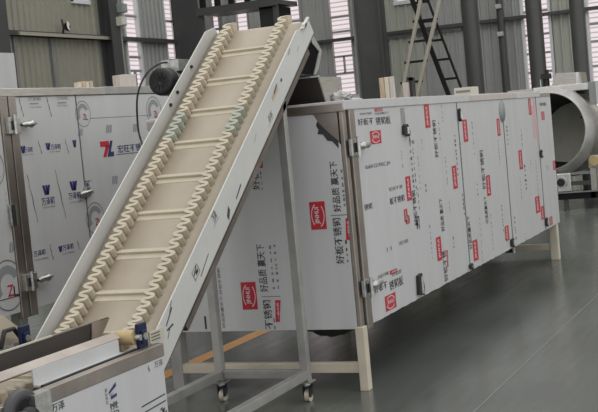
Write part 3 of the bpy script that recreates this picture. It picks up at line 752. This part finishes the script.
# things on the dryer roof
def block(x0, x1, y0, y1, z1, m, label, name='foam_block'):
    q = MB(); q.box(x0, x1, y0, y1, ZC, z1, m); return tag(q.build(name, bevel=0.004, origin=((x0 + x1) / 2, (y0 + y1) / 2, ZC)), label, 'block', 'pale boards on the dryer roof')
block(8.10, 8.13, 2.868, 2.905, 1.895, M['wood'], 'brown board, left one of the three upright on the dryer roof', 'board')
block(8.10, 8.13, 2.832, 2.865, 1.897, M['cream_paint'], 'pale board, middle one of the three upright on the dryer roof', 'board')
block(8.10, 8.13, 2.798, 2.829, 1.898, M['card'], 'board, right one of the three upright on the dryer roof', 'board')
t = thing('control_valve', 'small pale fitting with a black clamp right of the upright boards', 'fitting', (8.3, 2.80, ZC))
q = MB(); q.box(8.27, 8.33, 2.735, 2.79, ZC, 1.85, M['card']); q.build('body', t, 0.004)
q = MB(); q.box(8.26, 8.34, 2.715, 2.735, ZC + .01, 1.88, M['black']); q.box(8.26, 8.3, 2.715, 2.75, 1.86, 1.885, M['black']); q.build('clamp', t)
t = thing('carton', 'small beige box with a dark slot lying on the middle of the dryer roof', 'box', (10.2, 2.87, ZC))
q = MB(); q.box(10.1, 10.3, 2.78, 2.945, ZC, 1.81, M['beige_box']); q.build('body', t, 0.004)
q = MB(); q.box(10.096, 10.1, 2.80, 2.925, 1.768, 1.785, M['ink_soft']); q.build('slot', t)
def lump(name, c, r, m, label, cat, sx=1, sy=1, sz=1, seed=1):
    bm = bmesh.new(); bmesh.ops.create_icosphere(bm, subdivisions=3, radius=1)
    rr = random.Random(seed)
    ph = [rr.uniform(0, 6) for _ in range(6)]
    for v in bm.verts:
        k = 1 + 0.13 * math.sin(5 * v.co.x + ph[0]) * math.sin(6 * v.co.y + ph[1]) + 0.09 * math.sin(11 * v.co.z + 7 * v.co.x + ph[2])
        v.co = Vector((v.co.x * sx, v.co.y * sy, v.co.z * sz)) * r * k
        v.co.z = max(v.co.z, -sz * r * 0.55)
    zmin = min(v.co.z for v in bm.verts)
    me = bpy.data.meshes.new(name); bm.to_mesh(me); bm.free(); me.materials.append(m)
    o = bpy.data.objects.new(name, me); COL.objects.link(o); o.location = (c[0], c[1], c[2] - zmin)
    return tag(o, label, cat)
lump('film_bundle', (6.72, 2.66, ZC), 0.055, M['steel_grey'], 'crumpled ball of grey film on the near corner of the dryer roof', 'film', 1.2, 1.1, 0.7, 2)
lump('film_scrap', (6.93, 2.66, ZC), 0.045, M['film'], 'flat crumple of white film beside the near corner of the dryer roof', 'film', 2.4, 0.8, 0.2, 3)
lump('film_scrap', (7.36, 2.98, ZC), 0.06, M['card'], 'brownish crumpled scrap behind the white film on the dryer roof', 'film', 1.6, 1.6, 0.35, 4)
q = MB(); q.box(7.5, 8.3, 3.05, 3.3, ZC, ZC + 0.02, M['film']); tag(q.build('panel_offcut', origin=(7.9, 3.2, ZC)), 'white flat offcut lying on the dryer roof behind the boards', 'panel')

# ================================================================ left machine
lm = thing('wrapped_cabinet', 'tall grey white film wrapped machine behind the belt conveyor on the left', 'machine', (6.6, 5.5, 0))
LX0, LX1, LZ0, LZ1 = 4.6, 8.75, 0.55, 1.985
b = MB(); b.box(LX0, LX1, 5.03, 6.1, LZ0, LZ1, M['steel_dark']); b.build('body', lm)
b = MB(); b.box(LX0 - 0.02, 7.78, 4.985, 6.12, LZ1, 2.04, M['steel']); b.box(7.78, LX1 + 0.02, 4.99, 6.12, LZ1 + 0.002, 2.045, M['steel_grey']); b.build('top_rail', lm, 0.003)
for i, (a, c) in enumerate(((LX0, 6.495), (6.675, 7.39), (7.40, LX1))):
    b = MB(); b.box(a, c, 5.0, 5.03, LZ0, LZ1 - 0.003, M['steel_grey']); d = b.build('door', lm)
    b = MB(); b.box(a + .003, c - .003, 4.996, 5.0, LZ0 - .002, LZ1 - 0.008, M['film_grey']); draw_prints(b, LEFT_PRINTS, LEFT_FN, a, c); b.build('protective_film', d)
    if i == 0:
        b = MB(); b.box(a + .003, c - .003, 4.9945, 4.996, 0.655, 0.661, M['ink']); b.build('seam', d)
b = MB(); b.box(6.498, 6.578, 4.985, 5.03, LZ0 - .05, LZ1, M['steel_brown']); b.box(6.578, 6.592, 5.0, 5.03, LZ0, LZ1, M['rubber']); b.box(6.592, 6.672, 4.985, 5.03, LZ0 - .05, LZ1, M['steel_brown']); b.build('post', lm, 0.004)
b = MB(); b.box(7.391, 7.399, 4.993, 5.0, LZ0, LZ1, M['ink_soft']); b.build('door_seam', lm)
for z in (1.79, 0.735):
    b = MB(); b.box(6.53, 6.66, 4.955, 4.985, z - .055, z + .055, M['silver']); b.box(6.555, 6.615, 4.95, 4.955, z - .03, z + .03, M['black']); b.cyl((6.585, 4.945, z - .06), (6.585, 4.945, z + .07), 0.013, M['silver'], seg=12); lt = b.build('door_latch', lm, 0.003)
    b = MB(); b.lathe((6.66, 4.95, z), (1, -.04, .03), [(0, .010), (.03, .024), (.06, .018), (.10, .028), (.14, .012), (.17, .002)], M['silver'], 9); b.build('latch_handle', lt)
b = MB(); b.box(6.47, 6.53, 4.965, 4.985, 1.13, 1.27, M['silver']); b.cyl((6.48, 4.955, 1.13), (6.48, 4.955, 1.27), .012, M['black'], seg=10); b.build('door_hinge', lm)
b = MB(); b.lathe((7.30, 4.975, 1.265), (1, 0, .08), [(0, .004), (.02, .018), (.10, .022), (.15, .016), (.17, .004)], M['silver'], 12); b.box(7.37, 7.41, 4.96, 4.996, 1.24, 1.31, M['silver']); b.build('door_handle', lm)
for x in (LX0 + .1, 6.55, LX1 - .15):
    for y in (5.05, 5.95):
        b = MB(); b.box(x, x + .08, y, y + .08, 0, LZ0 + .01, M['steel_grey']); b.build('leg', lm, 0.003)

t = thing('cardboard_box', 'upright pinkish white cardboard box on top of the left machine', 'box', (8.48, 5.23, 2.045))
q = MB(); q.box(8.35, 8.60, 5.20, 5.27, 2.047, 2.155, M['card']); q.build('body', t, 0.003)
q = MB(); q.box(8.42, 8.602, 5.198, 5.272, 2.153, 2.160, M['frame_white']); q.build('lid_flap', t)
for i, (x, h, lab) in enumerate(((7.76, 2.098, 'leftmost'), (7.812, 2.106, 'second from the left'), (7.864, 2.101, 'third from the left'), (7.916, 2.107, 'rightmost'))):
    q = MB(); q.box(x - .022, x + .022, 5.19, 5.23, 2.045 if x > 7.79 else 2.042, h, M['wood'] if i % 2 else M['cream_paint'])
    tag(q.build('wood_stick', origin=(x, 5.21, 2.045)), 'short pale wood stick, %s of the four upright on the left machine' % lab, 'stick', 'wood sticks on the left machine')

# ================================================================ belt conveyor
NB = -2.27
S0 = 4.068           # bend: where the flat infeed part turns into the incline
SH = 6.70            # head
ZB = 0.635
XB = S0 * CT - NB * ST
cv = thing('belt_conveyor', 'inclined cream cleated belt conveyor with white side panels and castered frame', 'conveyor', (5.6, 3.15, 0))


def bp(d, y, h):
    """point on the belt path: d along it (0 at the bend), h above the belt"""
    R = 0.30
    if d <= -R: return (XB + d, y, ZB + h)
    if d >= R: return L(S0 + d, NB + h, y)
    k = (d + R) / (2 * R)
    p0, p1, p2 = Vector((XB - R, 0, ZB)), Vector((XB, 0, ZB)), Vector(L(S0 + R, NB, 0))
    p = p0 * (1 - k) ** 2 + p1 * 2 * k * (1 - k) + p2 * k * k
    tg = ((p1 - p0) * (1 - k) + (p2 - p1) * k).normalized()
    n = Vector((-tg.z, 0, tg.x))
    p = p + n * h
    return (p.x, y, p.z)


DH = SH - S0
D0 = -1.45
YR, YLf = 2.848, 3.455
b = MB()
ds = [D0, -0.8, -0.4] + [-0.3 + 0.06 * i for i in range(11)] + [0.8, 1.4, 2.0, DH]
prof = [(bp(d, YR, 0), bp(d, YLf, 0)) for d in ds]
rad = 0.05
for i in range(1, 9):
    a = PI * i / 8
    s, n = SH + rad * math.sin(a), NB - rad + rad * math.cos(a)
    prof.append((L(s, n, YR), L(s, n, YLf)))
prof.append((L(S0 + 0.35, NB - 2 * rad, YR), L(S0 + 0.35, NB - 2 * rad, YLf)))
vs = [p for pr in prof for p in pr]
b.add(vs, [(2 * i, 2 * i + 1, 2 * i + 3, 2 * i + 2) for i in range(len(prof) - 1)], M['belt'], True)
bo = b.build('belt', cv, recalc=False)
sm = bo.modifiers.new('thickness', 'SOLIDIFY'); sm.thickness = 0.006; sm.offset = 0


def sidewall(yc):
    b = MB()
    pitch, amp, hgt = 0.057, 0.024, 0.055
    n = int((DH + 0.07 - D0) / (pitch / 8))
    vs, fs, mm = [], [], []
    for i in range(n + 1):
        d = D0 + i * pitch / 8
        ph = 2 * PI * d / pitch
        w = math.sin(ph); w = max(-1, min(1, w * 1.6))
        y = yc + amp * w
        if d > DH:      # follow the head roller
            a = (d - DH) / rad
            def q(h): return L(SH + (rad + h) * math.sin(a), NB - rad + (rad + h) * math.cos(a), y)
            vs += [q(0), q(hgt)]
        else: vs += [bp(d, y, 0), bp(d, y, hgt)]
        if i:
            fs.append((2 * i - 2, 2 * i, 2 * i + 1, 2 * i - 1))
            mm.append('belt_green' if 5.63 < S0 + d < 5.86 else 'belt_light')
    for name in ('belt_light', 'belt_green'):
        b.add(vs, [f for f, m in zip(fs, mm) if m == name], M[name])
    o = b.build('corrugated_sidewall', cv, recalc=False)
    s = o.modifiers.new('thickness', 'SOLIDIFY'); s.thickness = 0.019; s.offset = 0


sidewall(2.980); sidewall(3.355)
for k in range(-4, 9):
    d = 4.461 - S0 + 0.288 * (k - 0)
    if d > DH - 0.05 or d < D0: continue
    b = MB()
    for (d0, d1, h) in ((d - 0.045, d + 0.03, 0.006), (d - 0.010, d + 0.008, 0.020)):
        vs = [bp(x, y, z) for z in (0, h) for y in (3.01, 3.325) for x in (d0, d1)]
        b.add(vs, [(0, 2, 3, 1), (4, 5, 7, 6), (0, 1, 5, 4), (2, 6, 7, 3), (0, 4, 6, 2), (1, 3, 7, 5)], M['belt_light'])
    b.build('cleat', cv, 0.003)

# side panels
b = MB()
pl = [(4.05, -2.37), (4.085, -2.20), (6.54, -2.212), (6.60, -2.240), (6.74, -2.25), (6.745, -2.37)]
b.plate([L(s, n, 2.835) for s, n in pl], (0, 0.008, 0), M['guard'])
b.box(4.05, 6.72, 2.836, 2.846, -2.380, -2.37, M['steel_dark'], fn=LB)
I = M['ink']
def PF(u, v, o): return PLATE_FN(u, v, o)
rect(b, PF, 6.01, -2.272, 0.11, 0.028, M['wood'], 0.001, 0.004)
rect(b, PF, 6.03, -2.262, 0.07, 0.010, I, 0.002, 0.012)
rect(b, PF, 6.135, -2.272, 0.022, 0.018, I, 0.001)
put_text(b, PF, '品板', 5.86, -2.315, 0.07, 0.035, 0, M['ink_soft'], 0.001)
rect(b, PF, 5.84, -2.340, 0.10, 0.003, M['ink_soft'], 0.001)
put_text(b, PF, '万泽', 4.955, -2.235, 0.05, 0.05, 0, M['ink'], 0.001)
rect(b, PF, 4.95, -2.268, 0.08, 0.003, M['ink_soft'], 0.001)
for (u, v, w, h, sk) in ((4.61, -2.26, .07, .004, 0), (4.61, -2.31, .07, .004, 0), (4.58, -2.285, .004, .05, 0), (4.645, -2.285, .004, .05, 0), (4.61, -2.285, .05, .008, .02), (4.62, -2.29, .03, .02, .0),
                        (4.70, -2.335, .14, .006, .02), (4.28, -2.25, .10, .008, .02), (4.25, -2.27, .06, .01, -.02), (4.32, -2.235, .06, .006, .03), (4.22, -2.30, .05, .006, .02), (5.25, -2.34, .1, .01, .015), (5.62, -2.285, .05, .004, .02), (5.08, -2.345, .05, .03, .03),
                        (6.35, -2.235, .05, .005, .01), (6.47, -2.30, .04, .004, .01)):
    rect(b, PF, u, v, w, h, I if h > 0.004 else M['ink_soft'], 0.001, sk)
b.build('side_panel', cv)
b = MB()
pl = [(4.05, -2.345), (4.085, -2.186), (6.62, -2.186), (6.735, -2.235), (6.745, -2.345)]
b.plate([L(s, n, 3.462) for s, n in pl], (0, 0.008, 0), M['guard'])
sp = b.build('side_panel', cv)
for s in (5.93, 6.05, 6.30):
    b = MB(); b.cyl(L(s, -2.218, 3.462), L(s, -2.218, 3.452), 0.010, M['black'], seg=12); b.build('bolt', sp)
b = MB(); b.box(S0 + 0.3, 6.62, 2.848, 3.46, -2.435, -2.40, M['steel_dark'], fn=LB); b.build('underside_shade', cv)  # dark slab added to give the conveyor's underside its shade
# head: roller, bearings, discharge chute
b = MB(); b.cyl(L(SH, NB - rad, 2.85), L(SH, NB - rad, 3.455), 0.043, M['steel_grey']); b.build('head_roller', cv)
for y in (2.815, 3.474):
    b = MB(); b.box(6.60, 6.72, y, y + 0.02, -2.25, -2.240, M['silver'], fn=LB); b.cyl(L(6.64, -2.245, y), L(6.64, -2.245, y + .02), .016, M['silver'], seg=14); b.build('bearing', cv)
b = MB()
b.plate([(6.79, 2.846, 2.15), (6.845, 2.846, 2.14), (6.945, 2.846, 2.06), (6.87, 2.846, 1.95), (6.81, 2.846, 1.912), (6.785, 2.846, 1.912), (6.845, 2.846, 1.985), (6.90, 2.846, 2.055), (6.80, 2.846, 2.105)], (0, 0.006, 0), M['steel_grey'])
b.build('chute_side', cv)
b = MB(); b.plate([(6.945, 2.85, 2.06), (6.945, 3.46, 2.06), (6.86, 3.46, 1.93), (6.86, 2.85, 1.93)], (-0.006, 0, 0.004), M['steel_dark']); b.box(6.62, 6.86, 2.86, 3.45, 1.905, 1.912, M['rubber']); b.build('chute_plate', cv)
b = MB(); b.plate([(6.53, 2.852, 1.912), (6.80, 2.852, 1.912), (6.91, 2.852, 2.05), (6.85, 2.852, 2.11), (6.75, 2.852, 2.10)], (0, 0.004, 0), M['void']); b.build('chute_shade', cv)  # black sheet stands for the shaded opening under the head
# frame
b = MB()
for (x, y) in ((6.285, 2.848), (6.285, 3.462), (4.635, 2.848), (4.635, 3.462)):
    b = MB()
    ztop = min((-2.37 + x * ST) / CT, 1.9)
    yy = y - (0.0 if y < 3 else 0.05) + (0 if y > 3 else 0)
    b.box(x, x + 0.05, yy, yy + 0.05, 0.125, ztop, M['steel_grey']); b.build('leg', cv, 0.003)
    b = MB()
    cx, cy = x + 0.025, yy + 0.025
    b.box(cx - .045, cx + .045, cy - .04, cy + .04, 0.117, 0.125, M['steel_grey']); b.cyl((cx, cy, 0.095), (cx, cy, 0.117), 0.022, M['silver'], seg=14)
    b.box(cx - .02, cx + .03, cy - .022, cy - .017, 0.03, 0.098, M['black']); b.box(cx - .02, cx + .03, cy + .017, cy + .022, 0.03, 0.098, M['black']); b.box(cx - .02, cx + .03, cy - .022, cy + .022, 0.088, 0.098, M['black'])
    c = b.build('caster', cv)
    b = MB(); b.cyl((cx + .012, cy - .014, .036), (cx + .012, cy + .014, .036), .036, M['cream_paint'], seg=20); b.cyl((cx + .012, cy - .024, .036), (cx + .012, cy + .024, .036), .008, M['silver'], seg=10); b.build('wheel', c)
for y in (2.846, 3.41):
    b = MB(); b.box(4.685, 6.285, y, y + 0.05, 0.14, 0.19, M['steel_grey']); b.build('base_rail', cv, 0.003)
b = MB(); b.box(6.29, 6.33, 2.898, 3.412, 0.14, 0.19, M['steel_grey']); b.build('cross_rail', cv, 0.003)
# drive motor
mo = MB()
my, mz = 3.60, 1.945
mo.lathe((6.30, my, mz), (1, 0, 0), [(0, .078), (.03, .080), (.05, .070), (.20, .070), (.22, .055), (.225, .001)], M['silver'], 28)
for i in range(12):
    a = 2 * PI * i / 12
    mo.box(6.34, 6.49, my + math.cos(a) * .073 - .004, my + math.cos(a) * .073 + .004, mz + math.sin(a) * .073 - .006, mz + math.sin(a) * .073 + .006, M['grey_paint'])
mo.box(6.34, 6.47, my - .07, my + .05, mz + .06, mz + .13, M['silver']); mo.box(6.50, 6.66, 3.474, my + .06, mz - .06, mz + .09, M['silver'])
mot = mo.build('drive_motor', cv)
b = MB(); b.lathe((6.22, my, mz), (1, 0, 0), [(0.012, .001), (0.008, .02), (0, .055), (.004, .075), (.015, .083), (.085, .085), (.086, .07)], M['black'], 32)
for i in range(10):
    a = 2 * PI * i / 10
    b.bar((6.221, my + math.cos(a) * .02, mz + math.sin(a) * .02), (6.219, my + math.cos(a) * .06, mz + math.sin(a) * .06), .006, .004, M['rubber'], up=(1, 0, 0))
b.build('fan_cover', mot)
def cable(pts):
    P = [Vector(p) for p in pts]; out = []
    for i in range(len(P) - 1):
        p0, p1, p2, p3 = P[max(i - 1, 0)], P[i], P[i + 1], P[min(i + 2, len(P) - 1)]
        for k in range(6):
            t = k / 6
            out.append(0.5 * ((2 * p1) + (-p0 + p2) * t + (2 * p0 - 5 * p1 + 4 * p2 - p3) * t * t + (-p0 + 3 * p1 - 3 * p2 + p3) * t ** 3))
    return out + [P[-1]]
b = MB(); b.tube(cable([(6.42, 3.59, 2.05), (6.30, 3.62, 2.06), (6.18, 3.66, 2.0), (6.12, 3.70, 1.88), (6.12, 3.72, 1.72), (6.10, 3.70, 1.62), (6.0, 3.60, 1.50), (5.90, 3.50, 1.42), (5.85, 3.48, 1.36)]), .006, M['black'])
b.tube(cable([(6.16, 3.56, 1.70), (6.08, 3.60, 1.64), (6.0, 3.56, 1.56), (5.92, 3.50, 1.46)]), .008, M['black']); b.build('power_cable', mot)

# flat infeed part of the conveyor
b = MB(); b.box(3.0, 4.612, 2.80, 2.806, 0.10, 0.635, M['steel_grey']); tp = b.build('frame_panel', cv)
b = MB(); b.box(3.0, 4.610, 2.796, 2.80, 0.10, 0.633, M['film']); draw_prints(b, TABLE_PRINTS, TABLE_FN); b.build('protective_film', tp)
b = MB(); b.box(3.0, 4.625, 2.794, 2.838, 0.633, 0.692, M['steel_brown']); b.build('frame_rail', cv, 0.003)
b = MB(); b.box(3.0, 4.6, 3.462, 3.50, 0.40, 0.70, M['steel_brown']); b.build('frame_rail', cv, 0.003)
b = MB(); b.box(4.600, 4.612, 2.806, 3.46, 0.15, 0.56, M['steel_grey']); b.build('end_panel', cv)
for y in (2.82, 3.44):
    b = MB(); b.box(3.1, 3.15, y - .01, y + .04, 0, 0.6, M['steel_grey']); b.build('leg', cv, 0.003)
# guide channel
b = MB(); b.plate([(3.80, 2.90, .690), (4.425, 2.90, .680), (4.425, 2.90, .748), (3.80, 2.90, .752)], (0, .006, 0), M['film']); b.box(3.80, 4.425, 2.87, 2.906, .684, .692, M['film_grey']); b.box(3.80, 4.50, 2.850, 2.868, .680, .693, M['rubber']); b.build('guide_plate', cv)
b = MB(); b.plate([(3.0, 2.905, .752), (4.45, 2.905, .748), (4.50, 2.965, .765), (3.0, 2.965, .770)], (0, 0, .004), M['steel_brown']); b.build('guide_lip', cv)
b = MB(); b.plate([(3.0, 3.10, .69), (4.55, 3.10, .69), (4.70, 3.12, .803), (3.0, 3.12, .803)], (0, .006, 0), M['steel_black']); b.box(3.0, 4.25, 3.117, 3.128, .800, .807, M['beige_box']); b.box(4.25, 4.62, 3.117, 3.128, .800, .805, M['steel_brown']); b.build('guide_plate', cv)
b = MB(); b.plate([(4.50, 3.094, .70), (4.55, 3.094, .70), (4.70, 3.114, .800), (4.55, 3.114, .800), (4.53, 3.104, .76)], (0, .003, 0), M['steel_brown']); b.build('guide_reflection', cv)  # lighter piece paints a reflection onto the end of the dark guide plate
b = MB(); b.plate([(3.0, 3.56, .70), (4.69, 3.56, .715), (4.52, 3.60, .865), (3.0, 3.60, .98)], (0, .006, 0), M['belt']); b.build('feed_plate', cv)
b = MB(); b.tube([(4.40, 3.52, .72), (4.45, 3.53, .79), (4.52, 3.53, .79), (4.56, 3.52, .73)], .011, M['rubber']); b.build('hose', cv)
# press roller at the bend, blue bearings
b = MB(); b.cyl((4.50, 2.86, .742), (4.50, 2.955, .742), .034, M['yellow'], seg=24); b.cyl((4.50, 2.83, .742), (4.50, 2.88, .742), .014, M['silver'], seg=12); b.build('press_roller', cv)
for y, dx in ((2.838, 0), (3.475, 0.0)):
    b = MB(); b.box(4.50 + dx, 4.57 + dx, y, y + .02, .675, .80, M['navy']); b.box(4.51, 4.55, y - .012, y, .71, .77, M['navy']); b.cyl((4.53, y - .016, .742), (4.53, y - .01, .742), .016, M['silver'], seg=14); b.build('bearing_block', cv, 0.003)
b = MB(); b.box(4.575, 4.70, 2.830, 2.838, .70, .75, M['beige_box']); 
for i in range(3): b.box(4.585, 4.66, 2.828, 2.83, .708 + i * .014, .712 + i * .014, M['ink'])
b.build('take_up_bracket', cv)
# tail drum end
b = MB(); b.lathe((3.56, 2.80, .62), (0, -1, 0), [(0, .112), (.015, .115), (.03, .108), (.032, .075), (.02, .07), (.02, .001)], M['column'], 36)
tdr = b.build('tail_pulley', cv)
b = MB(); b.lathe((3.56, 2.765, .62), (0, -1, 0), [(0, .05), (.03, .045), (.035, .001)], M['black'], 20); b.box(3.60, 3.70, 2.75, 2.80, .61, .70, M['silver']); b.box(3.47, 3.53, 2.74, 2.772, .56, .66, M['silver']); b.build('bearing_hub', tdr)

# ================================================================ drum machine
DX, DY, DZ, DR = 18.0, 3.84, 1.19, 0.575
dr = thing('rotary_drum', 'large stainless rotating drum on a steel frame beyond the far end of the dryer', 'drum', (19.0, 3.84, 0))
ax = Vector((1, -0.14, -0.10)).normalized()
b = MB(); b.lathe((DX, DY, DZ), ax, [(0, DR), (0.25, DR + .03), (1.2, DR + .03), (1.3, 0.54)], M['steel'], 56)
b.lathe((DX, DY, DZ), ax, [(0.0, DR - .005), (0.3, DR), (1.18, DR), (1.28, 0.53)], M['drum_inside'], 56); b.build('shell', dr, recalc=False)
b = MB(); b.lathe((DX, DY, DZ), ax, [(-.03, DR - .005), (-.032, DR + .012), (.0, DR + .03), (.08, DR + .12), (.10, DR + .12), (.10, DR)], M['steel_grey'], 56); b.build('rim', dr, recalc=False)
b = MB(); b.lathe((DX, DY, DZ), ax, [(0.9, DR + .03), (0.9, DR + .08), (1.0, DR + .08), (1.0, DR + .03)], M['steel_bright'], 56); b.build('riding_ring', dr, recalc=False)
for i in range(3):
    a = 2 * PI * i / 3 + 0.6
    u = Vector((0, math.cos(a), math.sin(a)))
    b = MB(); c0 = Vector((DX, DY, DZ)) + ax * 0.25 + u * (DR - .07); c1 = Vector((DX, DY, DZ)) + ax * 1.1 + u * (DR - .07)
    b.bar(c0, c1, .012, .13, M['drum_inside'], up=u); b.build('flight', dr)
b = MB(); b.lathe(Vector((DX, DY, DZ)), ax, [(1.275, .532), (1.28, .001)], M['drum_back'], 40); b.build('back_plate', dr, recalc=False)
b = MB(); b.box(DX + .1, DX + 1.9, DY - .60, DY + .60, 1.775, 1.85, M['beige_box']); b.box(DX + .08, DX + .1, DY - .62, DY + .2, 1.76, 1.86, M['steel_bright']); b.build('top_cover', dr, .006)
b = MB()
p = [(3.78, 1.851), (3.32, 1.851), (3.34, 2.03), (3.69, 2.05)]
b.plate([(DX + .15, y, z) for y, z in p], (.5, 0, 0), M['steel']); hb = b.build('inlet_box', dr)
b = MB(); b.box(DX + .14, DX + .15, 3.36, 3.40, 1.86, 2.03, M['steel_bright']); b.build('flange', hb)
t = MB(); t.cyl((DX + .3, 3.88, 1.85), (DX + .3, 3.88, 2.0), .05, M['black'], seg=16); t.box(DX + .22, DX + .38, 3.81, 3.94, 1.98, 2.06, M['black']); t.cyl((DX + .3, 3.86, 2.06), (DX + .3, 3.86, 2.12), .03, M['black'], seg=14); t.box(DX + .25, DX + .3, 3.95, 3.965, 1.85, 1.98, M['film']); t.build('valve', dr)
b = MB(); b.box(DX + .0, DX + .04, 2.75, 3.20, 1.53, 1.87, M['grey_paint']); b.box(DX - .01, DX, 2.75, 3.10, 1.53, 1.86, M['film_grey']); b.build('control_panel', dr, .003)
b = MB(); b.tube([(DX + .02, 3.0, 1.54), (DX + .02, 3.0, 0.25)], .03, M['grey_paint']); b.build('panel_post', dr)
for y in (3.20, 4.35):
    b = MB(); b.box(DX - .1, DX + 2.0, y, y + .07, .16, .26, M['stair_black']); b.build('base_beam', dr)
b = MB(); b.box(DX - .1, DX - .03, 2.7, 4.42, .16, .26, M['stair_black']); b.box(DX - .12, DX - .1, 2.7, 4.42, .255, .275, M['column_light']); b.build('base_beam', dr)
for (x, y) in ((DX - .08, 3.62), (DX - .08, 4.34), (DX + 1.9, 3.22), (DX + 1.9, 4.36), (DX - .08, 2.74)):
    b = MB(); b.box(x, x + .06, y, y + .06, .012, .17, M['column']); b.cyl((x + .03, y + .03, 0), (x + .03, y + .03, .014), .05, M['column'], seg=14); b.build('leg', dr)
b = MB(); b.box(DX - .06, DX, 3.18, 3.26, .26, .60, M['steel']); b.box(DX - .06, DX + .0, 2.75, 3.18, .54, .60, M['column_light']); b.build('roller_frame', dr)
b = MB(); b.box(DX - .05, DX + .02, 3.26, 3.9, .52, .56, M['column_light']); b.box(DX - .05, DX + .02, 3.26, 3.6, .36, .42, M['column']); b.build('roller_frame', dr)
b = MB(); b.box(DX - .09, DX - .05, 3.55, 3.76, .275, .55, M['steel_bright']); bb = b.build('bearing_block', dr, .01)
b = MB(); b.cyl((DX - .13, 3.69, .42), (DX - .09, 3.69, .42), .085, M['silver'], seg=24); b.cyl((DX - .14, 3.69, .42), (DX - .13, 3.69, .42), .06, M['black'], seg=24); b.build('bearing', bb)
b = MB(); b.box(DX + .05, DX + .20, 3.10, 3.30, .60, .78, M['cream_paint']); b.cyl((DX - .02, 3.2, .70), (DX + .05, 3.2, .70), .07, M['yellow'], seg=20); b.build('support_roller', dr, .008)
